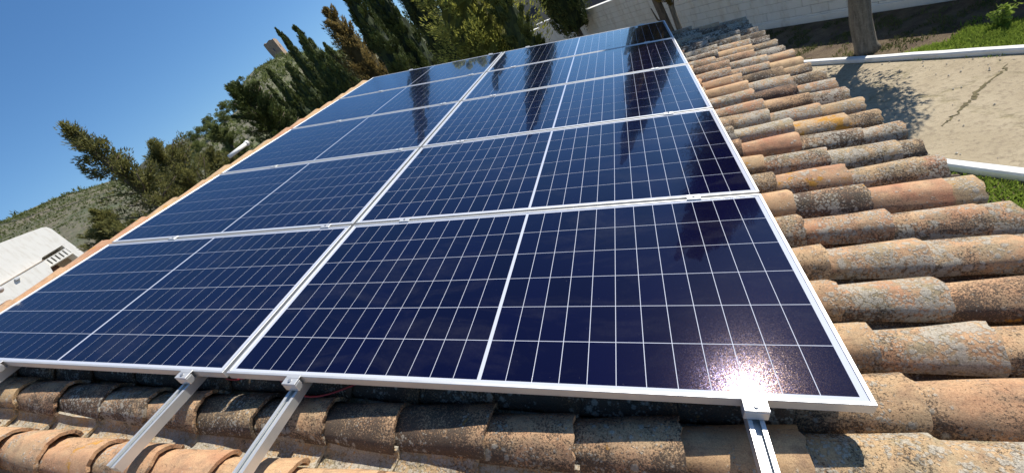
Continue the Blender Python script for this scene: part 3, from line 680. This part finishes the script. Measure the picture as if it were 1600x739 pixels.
# trees of the bed
def bed_trees():
    root = empty('conifer_tree', (7.08, 8.42, 0)); props(root, 'thick grey trunk rising from the bed beside the white kerb', 'tree', 'trees in the garden bed')
    mb = MB(); rr = random.Random(5); pts = [(0.02, 0, -.05), (0, 0, .1), (-.02, .01, .6), (.03, .02, 1.4), (.02, .0, 2.4), (0, 0, 4.2), (0, 0, 6.2)]
    mb.tube(pts, [.20, .165, .15, .15, .14, .11, .04], 18)
    vv = np.array(mb.v); vv += vnoise(vv * [1, 1, .35], 16, 3)[:, None] * vv * [.09, .09, 0]; mb.v = [tuple(q) for q in vv]
    mb.build('trunk', M_bark, root, smooth=True)
    obj('crown', upright_crown('crown', 1.7, 8.7, 1.3, 501, M_cyp, 66000, .075, shape_col, 230, .5, True, .2), root)
    x, y = place(2.4, 13.2); root = empty('conifer_tree', (x, y, 0)); props(root, 'conifer on two slim bare trunks in front of the white block wall', 'tree', 'trees in the garden bed')
    MB().tube([(-.10, 0, 0), (-.12, .02, 1.0), (-.2, .05, 2.2), (-.1, .1, 5)], [.13, .11, .10, .05], 10).build('trunk', M_barkb, root, smooth=True)
    MB().tube([(.16, .1, 0), (.12, .1, .9), (.10, .12, 2.3), (.15, .1, 4)], [.09, .075, .06, .03], 10).build('trunk', M_bark, root, smooth=True)
    MB().tube([(-.12, 0, 1.3), (-.32, -.03, 1.55), (-.38, 0, 1.9)], [.03, .025, .012], 6).build('limb', M_barkb, root, smooth=True); MB().tube([(.11, .1, 1.5), (.24, .08, 1.9)], [.025, .01], 6).build('limb', M_barkb, root, smooth=True)
    obj('crown', upright_crown('crown', 1.9, hz(9.5, 13.2), .60, 502, M_bronze, 22000, .11, shape_col, 170, .35, True, .2), root).location = (.35, 0, 0)
    x, y = place(6.6, 19.5); root = empty('conifer_tree', (x, y, 0)); props(root, 'dark columnar cypress behind the block wall, mirrored in the right panel column', 'tree', 'trees in the garden bed')
    trunk_mb(6, .16, 14).build('trunk', M_bark, root); obj('crown', upright_crown('crown', 1.6, hz(20.5, 19.5), 1.0, 504, M_cypd, 24000, .12, shape_col, 240, .2), root)
    x, y = place(19.5, 19); root = empty('conifer_tree', (x, y, 0)); props(root, 'tall dark conifer behind the block wall, seen in the panel reflections', 'tree', 'trees in the garden bed')
    trunk_mb(6, .25, 4).build('trunk', M_bark, root); obj('crown', upright_crown('crown', 1.8, hz(31, 19), 1.3, 503, M_cypd, 22000, .16, shape_col, 170, .3), root)
bed_trees()

# small stones and litter
def litter():
    rs = np.random.RandomState(55); mb = MB()
    for _ in range(420):
        a = rs.uniform(-9, 2); w = 10.12 - abs(rs.normal(0, .25)) if rs.rand() < .5 else rs.uniform(7.9, 10.1); x, y = G(a, w); r_ = rs.uniform(.004, .016)
        V = [(x + r_ * rs.uniform(.7, 1.3) * dx, y + r_ * rs.uniform(.7, 1.3) * dy, .024 + r_ * .6 + r_ * .6 * dz) for dx, dy, dz in ((1, 0, 0), (0, 1, 0), (-1, 0, 0), (0, -1, 0), (0, 0, 1), (0, 0, -1))]
        mb.add(V, [(0, 1, 4), (1, 2, 4), (2, 3, 4), (3, 0, 4), (1, 0, 5), (2, 1, 5), (3, 2, 5), (0, 3, 5)])
    props(mb.build('pebbles', M_mortar), 'loose pebbles and crumbs scattered on the concrete path', 'pebbles', kind='stuff')
litter()
# grass and weeds
def blades(name, label, n, fn, hmin, hmax, mat, seed, wd=.012):
    rs = np.random.RandomState(seed); P = fn(rs, n); n = len(P)
    h = rs.uniform(hmin, hmax, n); lean = rs.normal(size=(n, 2)) * .45; D = np.concatenate([lean, np.ones((n, 1))], 1)
    C = P + np.stack([0 * h, 0 * h, h * .45], 1); co = leaves(C, D, h * 1.1, wd * rs.uniform(.7, 1.6, n) * (1 + h * 6), rs)
    pt = np.clip(.5 + .5 * vnoise(P, 2.2, seed) + rs.normal(0, .15, n), 0, 1); tv = np.repeat(pt, 3)[:, None] * np.ones((1, 3))
    o = obj(name, np_mesh(name, co, 3, mat, tv)); return props(o, label, 'grass', kind='stuff')
def region(a0, a1, w0, w1, dens=None):
    def f(rs, n):
        a = rs.uniform(a0, a1, n); w = rs.uniform(w0, w1, n); P = np.stack([T[0] * a + Nn[0] * w, T[1] * a + Nn[1] * w, 0 * a], 1)
        if dens is not None: P = P[dens(a, w, P, rs)]
        return P
    return f
def tufts(s, thr, seed): return lambda a, w, P, rs: (vnoise(P, s, seed) + rs.normal(0, .12, len(P))) > thr
blades('grass', 'bright grass patch at the right end of the garden bed', 52000, region(-2.4, 3.0, 10.32, 11.35, lambda a, w, P, rs: (vnoise(P, 3.5, 6) + (a + 1.9) * 1.1 - (w - 10.3) * .5 + rs.normal(0, .15, len(a))) > 0), .03, .10, M_grass, 601)
blades('grass', 'lawn strip between the lower kerb and the roof eave', 110000, region(-8.0, 4.5, 5.6, 7.62), .025, .07, M_grass, 602)
blades('weeds', 'sparse dull weeds in the shaded soil of the garden bed', 36000, region(-14, 3, 10.32, 12.0, tufts(5, .12, 8)), .02, .07, M_weed, 603)
blades('weeds', 'small green weeds growing along the kerb foot', 900, region(-7, 3, 10.06, 10.13, tufts(6, .35, 9)), .02, .07, M_grass, 604)
def weed_plant():
    rs = np.random.RandomState(77)
    for (a, w), h, lab in (((-1.55, 10.95), .30, 'tall leafy green weed, left one in the bright grass'), ((-1.0, 11.05), .28, 'tall leafy green weed, right one near the photo edge')):
        x, y = G(a, w); root = empty('weed_plant', (x, y, 0)); props(root, lab, 'plant')
        st = MB(); C = []; D = []
        for k in range(7):
            th = rs.uniform(0, 6.28); e = np.array([math.cos(th) * .12, math.sin(th) * .12, h * rs.uniform(.7, 1.1)]); st.tube([(0, 0, 0), tuple(e * .5 + [0, 0, .04]), tuple(e)], [.006, .004, .002], 4)
            for s in np.linspace(.25, 1, 22): C.append(e * s + rs.normal(size=3) * .02); D.append(rs.normal(size=3) + [0, 0, .5])
        C = np.array(C); L = rs.uniform(.05, .10, len(C)); co = leaves(C, np.array(D), L, L * .5, rs)
        st.build('stem', M_grass, root); obj('leaf_cluster', np_mesh('leaf_cluster', co, 3, M_grass, rs.uniform(.3, 1, (len(co) // 3, 1)).repeat(3, 0) * np.ones((1, 3))), root)
weed_plant()

# ------------------------------------------------------------------ the tiled house
EAVE = 5.17; V0, V1 = -1.75, 5.36; PITCH = 0.21; EXPO = 0.31
house = empty('tiled_house', (0, (V0 + V1) / 2, 0)); props(house, 'house under an old terracotta barrel tile roof with lichen', 'house')
hy = (V0 + V1) / 2
ex = EAVE * math.cos(A) - 0.32
MB().box(-ex - .5, ex, V0 - hy + .12, V1 - hy - .12, 0, H0 - (ex) * math.tan(A) - .52).build('wall', M_white, house)
MB().prism([(-ex - .5, H0 - ex * math.tan(A) - .519), (ex, H0 - ex * math.tan(A) - .519), (-.15, H0 - .40)], 'y', V0 - hy + .121, V1 - hy - .121).build('gable_wall', M_white, house)
roof_mb = MB(); roof_mb.box(-.15, EAVE - .04, V0, V1, -.33, -.285)
roof = roof_mb.build('roof', M_mortar, house, (0, -hy, H0), (0, A, 0))
UR = -0.19                                       # ridge line in roof coordinates
r2 = MB(); r2.box(-EAVE + .04, .02, V0, V1, -.33, -.285)
ap = Matrix.Rotation(A, 3, 'Y') @ Vector((UR, 0, 0))
back = r2.build('back_roof', M_mortar, house, (ap.x + ap.x * 0, -hy, H0 + ap.z), (0, -A, 0))

def tile_mesh(name, seed, L=0.42, rw=0.091, rn=0.076, hw=0.084, hn=0.069, th=0.015, n=12, m=3, up=True, tilt=0.022, warp=0.0042):
    rr = np.random.RandomState(seed); ph = rr.uniform(0, 6, 6); V = []; F = []
    lip = rr.uniform(-.006, .006, n + 1); lip2 = rr.uniform(-.006, .006, n + 1)
    for layer in (0, 1):
        for i in range(m + 1):
            t = i / m; r = rw + (rn - rw) * t - layer * th; h = hw + (hn - hw) * t - layer * th * .9
            for k in range(n + 1):
                f = -math.pi / 2 + math.pi * k / n
                w = warp * (math.sin(3 * f + ph[0] + 3 * t) + math.sin(7 * f + ph[1]) * .5 + math.sin(5 * t + ph[2]) * .6)
                x = -L * t + (lip[k] if i == 0 else 0) + (lip2[k] if i == m else 0)
                y = (r + w) * math.sin(f); z = (h + w) * math.cos(f) - hw - tilt * t * (1 if up else -1)
                if layer == 1 and abs(k - n / 2) == n / 2: z = -hw - tilt * t * (1 if up else -1)
                if not up: z = -z
                V.append((x, y, z))
    S = (m + 1) * (n + 1); q = lambda l, i, k: l * S + i * (n + 1) + k
    for i in range(m):
        for k in range(n):
            F.append((q(0, i, k), q(0, i, k + 1), q(0, i + 1, k + 1), q(0, i + 1, k)))
            F.append((q(1, i, k), q(1, i + 1, k), q(1, i + 1, k + 1), q(1, i, k + 1)))
    for k in range(n):
        F.append((q(0, 0, k), q(1, 0, k), q(1, 0, k + 1), q(0, 0, k + 1))); F.append((q(0, m, k), q(0, m, k + 1), q(1, m, k + 1), q(1, m, k)))
    for i in range(m):
        F.append((q(0, i, 0), q(0, i + 1, 0), q(1, i + 1, 0), q(1, i, 0))); F.append((q(0, i, n), q(1, i, n), q(1, i + 1, n), q(0, i + 1, n)))
    if not up: F = [f[::-1] for f in F]
    me = mesh(name, V, F, M_tile)
    sm = np.zeros(len(F), bool); sm[:2 * m * n] = True; me.polygons.foreach_set('use_smooth', sm)
    # sharp rims
    for e in me.edges: pass
    me.attributes.new('sharp_edge', 'BOOLEAN', 'EDGE'); sh = []
    for e in me.edges:
        a, b = e.vertices; ia, ib = (a % S) // (n + 1), (b % S) // (n + 1); ka, kb = a % (n + 1), b % (n + 1)
        sh.append((ia == ib and ia in (0, m)) or (ka == kb and ka in (0, n)) or (a // S != b // S))
    me.attributes['sharp_edge'].data.foreach_set('value', sh)
    return me
covers = [tile_mesh('cover_tile', 700 + i) for i in range(9)]
pans = [tile_mesh('pan_tile', 730 + i, rw=.072, rn=.084, hw=.055, hn=.06, up=False, n=8, tilt=.012) for i in range(4)]
ridges = [tile_mesh('ridge_tile', 750 + i, L=.44, rw=.125, rn=.108, hw=.088, hn=.078, n=14, tilt=.016) for i in range(4)]
def tile_color(o, u, v, rr, front=False):
    hue = rr.random(); lich = rr.random(); blk = rr.random() ** 1.4 * .8; yel = .35 * rr.random() if rr.random() < .3 else 0
    o.color = (hue, lich, blk, yel)
cn = -0.109
rr = random.Random(42)
rows = []
k0 = -8
v_first = 0.127 + 0.004
slots = []
for k in range(-8, 25):
    v = v_first + PITCH * k
    if v > V1 - .04: continue
    if -.2 < v < 0: v += .03
    ju = rr.uniform(-.035, .035) if v < .4 else rr.uniform(-.05, .05); endu = EAVE + rr.uniform(-.012, .012)
    for j in range(17):
        u = endu if j == 0 else ((5.06 if v < 1.65 else 4.98 if v < 2.3 else 4.95) - .305 * (j - 1) + ju * (.35 if v < 1.65 else .8) + rr.uniform(-.012, .012))
        if u < .1: continue
        slots.append((u, v + rr.uniform(-.006, .006), cn + rr.uniform(-.004, .004), rr.uniform(-.022, .022), rr.randrange(9), j))
def vis_size(u, v):
    P = Vector((u * math.cos(A), v, H0 - u * math.sin(A))); d = (P - CAM).length
    hidden = (0 < u < 4.15 and .12 < v < 5.3) or v < -.62
    return 0 if hidden else 1 / d
slots.sort(key=lambda s: -vis_size(s[0] - .15, s[1]))
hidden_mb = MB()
def xf(me, u, v, n, rz):
    c, s = math.cos(rz), math.sin(rz)
    return [(u + p.co.x * c - p.co.y * s, v + p.co.x * s + p.co.y * c, n + p.co.z) for p in me.vertices]
nvis = 0
for u, v, n, rz, kd, j in slots:
    if nvis < 298 and vis_size(u - .15, v) > 0:
        o = obj('cover_tile', covers[kd], roof, (u, v, n), (0, 0, rz)); tile_color(o, u, v, rr)
        # pieces the photograph shows as special
        h, l, b, y = o.color
        if v < -.0 and v > -.2 and u < 4.3: o.color = (h * .6 + .2, min(1, l * .5 + .15), .35 + .45 * rr.random(), 0)
        elif v < -.2 and u < 3.2: o.color = (.05 + .6 * h, l * .5, .25 * rr.random(), .5 * rr.random())
        elif v < .0 and u > 3.6: o.color = (h, .55 + .45 * l, .35 * rr.random(), y)
        elif v < 1.0: o.color = (.15 + .6 * h, .22 + .65 * l, .15 + .5 * b, y)
        if v > 3.6: o.color = (h, min(1, l + .3), .35 + b, y)
        q_ = rr.random()
        if q_ < .10: o.location.x += rr.uniform(-.03, .02); o.rotation_euler.z += rr.uniform(-.03, .03)      # slipped
        elif q_ < .18: c_ = o.color; o.color = (c_[0], 1.0, c_[2], c_[3])                                   # crusted with pale lichen
        elif q_ < .26: c_ = o.color; o.color = (c_[0], .05, .0, 0)                                           # clean replacement
        nvis += 1
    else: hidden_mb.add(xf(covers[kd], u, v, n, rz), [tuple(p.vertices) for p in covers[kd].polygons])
# orange lichen on two noted tiles
best = {}
for o in list(roof.children):
    for key, (uu, vv) in {'a': (4.75, 2.02), 'b': (4.62, 1.36)}.items():
        d = abs(o.location.x - .15 - uu) + abs(o.location.y - vv) * 2
        if key not in best or d < best[key][0]: best[key] = (d, o)
for key in best: c = best[key][1].color; best[key][1].color = (c[0], .3, c[2] * .5, 1.0 if key == 'a' else .8)
for o in [best[k][1] for k in best]: o['label'] = 'tile with a patch of orange lichen'
hm = hidden_mb.build('cover_tiles', M_tile, roof, smooth=True); hm.color = (.5, .4, .7, 0); props(hm, kind='stuff')  # black amount raised: shade under the array put into the colour
# pans
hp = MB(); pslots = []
for k in range(-8, 25):
    v = v_first + PITCH * (k + .5)
    if v > V1 - .04: continue
    for j in range(17):
        u = EAVE + .035 - EXPO * j - (.12 if j else 0) + rr.uniform(-.012, .012)
        if u < .15: continue
        pslots.append((u, v + rr.uniform(-.005, .005), cn - .128, rr.uniform(-.015, .015), rr.randrange(4)))
pslots.sort(key=lambda s: -vis_size(s[0] - .15, s[1])); c = 0
for u, v, n, rz, kd in pslots:
    if c < 290 and vis_size(u - .15, v) > 0:
        o = obj('pan_tile', pans[kd], roof, (u, v, n), (0, 0, rz)); o.color = (rr.random(), .2 + .5 * rr.random(), .7 + .5 * rr.random(), 0) if v > .1 else (.8, 1.1, .35, 0); c += 1  # gap shade painted in by the black; front pans paled for sunlight and mortar
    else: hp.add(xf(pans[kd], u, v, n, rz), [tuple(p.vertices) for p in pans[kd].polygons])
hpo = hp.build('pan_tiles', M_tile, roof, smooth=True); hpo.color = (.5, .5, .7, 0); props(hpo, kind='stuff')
# back slope, joined (nothing of it shows singly)
bm_ = MB()
for k in range(-8, 25):
    v = v_first + PITCH * k
    if v > V1 - .04: continue
    for j in range(16):
        u = EAVE - EXPO * j; me = covers[(k + j) % 9]
        bm_.add([(-(u + p.co.x), v - p.co.y, cn + p.co.z) for p in me.vertices], [tuple(p.vertices) for p in me.polygons])
bo = bm_.build('back_tiles', M_tile, back, smooth=True); bo.color = (.5, .4, .3, 0); props(bo, kind='stuff')
# ridge tiles laid along the ridge, wide end away from the camera
nr = 0; v = V0 + .3
ridge_up = 0.006
while v < V1 + .1:
    o = obj('ridge_tile', ridges[nr % 4], roof, (UR + rr.uniform(-.006, .006), v, ridge_up - .03 + rr.uniform(-.004, .004)), (0, 0, math.pi / 2 + rr.uniform(-.012, .012)))
    o.color = (rr.choice([.05, .3, .5, .75]), .15 * rr.random(), .0, rr.choice([.0, .25, .45, .55])); v += .322; nr += 1
mo = MB(); mo.prism([(UR - .12, -.28), (UR + .115, -.28), (UR + .10, -.075), (UR, -.05), (UR - .10, -.075)], 'y', V0 + .02, V1 - .02).build('ridge_mortar', M_mortar, roof)
# verge mortar at the far gable
MB().box(.0, EAVE - .05, V1 - .09, V1 - .005, -.284, -.20).build('verge_mortar', M_mortar, roof)

# ------------------------------------------------------------------ rails, clamps
def plane_to_world(u, v, n): return Vector((u * math.cos(A) + n * math.sin(A), v, H0 - u * math.sin(A) + n * math.cos(A)))
rail_prof = [(-.02, -.04), (.02, -.04), (.02, 0), (.009, 0), (.009, -.004), (.014, -.004), (.014, -.014), (-.014, -.014), (-.014, -.004), (-.009, -.004), (-.009, 0), (-.02, 0)]
rail_n = -.0365
vline = [0.0, 1.0367, 2.1193, 3.2186, 4.2683, 5.29]
railspec = [(.665, -.62, 'leftmost mounting rail, its end passing out of the picture corner'), (1.955, -.35, 'mounting rail whose cut end stops on the tiles, left of the middle'),
            (2.50, -.75, 'mounting rail next to the column joint, running out under the picture edge'), (4.02, -.75, 'rightmost mounting rail with the sunlit clamp')]
for u, v0, lab in railspec:
    root = empty('mounting_rail', plane_to_world(u, v0, rail_n), (0, A, 0)); props(root, lab, 'rail', 'rails carrying the solar panels')
    MB().prism([(a, b) for a, b in rail_prof][::-1], 'y', 0, 5.40 - v0).build('rail_channel', M_alur, root)
    # end clamp (local y measured from rail end)
    y = -v0
    c = MB()
    c.box(-.030, .030, y - .028, y - .0015, .0015, .034, .0015)
    c.box(-.030, .030, y - .0015, y + .012, .0375, .0415, .001)
    c.box(-.030, .030, y - .028, y - .002, .0342, .0415, .001)
    ec = c.build('end_clamp', M_alu, root)
    MB().tube([(0, y - .014, .040), (0, y - .014, .047)], .0065, 10).build('bolt', M_steel, ec)
    for k in range(1, 5):
        mc = MB(); yy = vline[k] - v0; mc.box(-.03, .03, yy - .019, yy + .019, .0375, .0412, .001); mc.box(-.028, .028, yy - .0075, yy + .0075, .002, .0374, .0)
        m_ = mc.build('mid_clamp', M_alu, root); MB().tube([(0, yy, .0405), (0, yy, .046)], .006, 10).build('bolt', M_steel, m_)
    ec2 = MB().box(-.03, .03, 5.29 - v0 + .0015, 5.29 - v0 + .028, .0015, .0415, .0015).build('end_clamp', M_alu, root)
    for vv in (.35, 2.2, 4.0):
        MB().tube([(.0, vv - v0, -.04), (0, vv - v0, -.16)], .005, 8).build('hanger_bolt', M_steel, root)

# ------------------------------------------------------------------ solar panels
UP = 2.152; PL = UP - .02; PW = 1.038
def panel_parts():
    fr = MB(); h = .035; w = .011; X, Y = PL / 2, PW / 2; b = .0012
    fr.box(-X, X, -Y, -Y + w, 0, h, b); fr.box(-X, X, Y - w, Y, 0, h, b)
    fr.box(-X, -X + w, -Y + w + .0003, Y - w - .0003, 0, h, b); fr.box(X - w, X, -Y + w + .0003, Y - w - .0003, 0, h, b)
    frm = mesh('frame', fr.v, fr.f, M_alu)
    bs = MB(); bs.box(-X + w - .001, X - w + .001, -Y + w - .001, Y - w + .001, .0270, .0318); bsm = mesh('backsheet', bs.v, bs.f, M_back)
    mx, my = .016, .012; mid = .0058; gx, gy = .0023, .0030
    cw = (X - w - mx - mid) / 12; ch = (2 * (Y - w - my)) / 6
    ce = MB(); ce.box(-cw / 2 + gx / 2, cw / 2 - gx / 2, -ch / 2 + gy / 2, ch / 2 - gy / 2, 0, .0004); cem = mesh('solar_cell', ce.v, ce.f, M_cell)
    pos = [(s * (mid + cw * (i + .5)), -Y + w + my + ch * (j + .5)) for s in (-1, 1) for i in range(12) for j in range(6)]
    jb = MB(); jb.box(-.05, .05, .18, .24, .012, .0268, .002); jbm = mesh('junction_box', jb.v, jb.f, M_blackc)
    return frm, bsm, cem, pos, jbm
frm, bsm, cem, cpos, jbm = panel_parts()
rown = ['front row nearest the viewer', 'second row from the front', 'middle row', 'fourth row from the front', 'farthest row at the top edge']
coln = ['left column beside the ridge', 'right column beside the bare tiles']
for r_ in range(5):
    for c_ in range(2):
        v0, v1 = vline[r_], vline[r_ + 1]
        root = empty('solar_panel', plane_to_world((c_ + .5) * UP, (v0 + v1) / 2, -.035), (0, A, 0))
        sy = (v1 - v0 - .018) / PW; root.scale = (1, sy, 1)
        props(root, 'solar panel in the %s, %s' % (coln[c_], rown[r_]), 'solar panel', 'solar panels on the tiled roof')
        obj('frame', frm, root); obj('backsheet', bsm, root)
        for (x, y) in cpos: obj('solar_cell', cem, root, (x, y, .0319))
        obj('junction_box', jbm, root)
# cables under the array
def cable():
    pts = []
    for i in range(25):
        t = i / 24; u = 2.05 + .85 * t; pts.append(plane_to_world(u, .045 + .05 * math.sin(t * 9) - .05 * (t < .25) * math.sin(t * 12.5), -.098 + .02 * math.sin(t * 7)))
    o = MB().tube(pts, .0035, 6).build('solar_cable', M_red); props(o, 'thin red cable hanging under the front edge of the array', 'cable')
cable()
# pipes showing over the ridge
def pipes():
    def pw(u, v, n): return plane_to_world(u, v, n)
    P = pw(-.46, 2.83, -.02); root = empty('vent_pipe', P); props(root, 'white pipe with a cap lying behind the ridge tiles', 'pipe')
    a = pw(-.50, 2.72, -.05) - P; b = pw(-.46, 2.97, -.015) - P; c = pw(-.46, 3.0, -.012) - P
    MB().tube([a, b], .022, 14).build('pipe_tube', M_kerb, root, smooth=True); MB().tube([b, c], .03, 14).build('cap', M_kerb, root)
    P = pw(-.3, .5, .05); root = empty('vent_pipe', P); props(root, 'grey pipe end poking over the ridge at the left picture edge', 'pipe')
    a = pw(-.62, .40, .09) - P; b = pw(-.20, .49, .055) - P
    MB().tube([a, b], .022, 14).build('pipe_tube', M_pvc, root, smooth=True)
pipes()
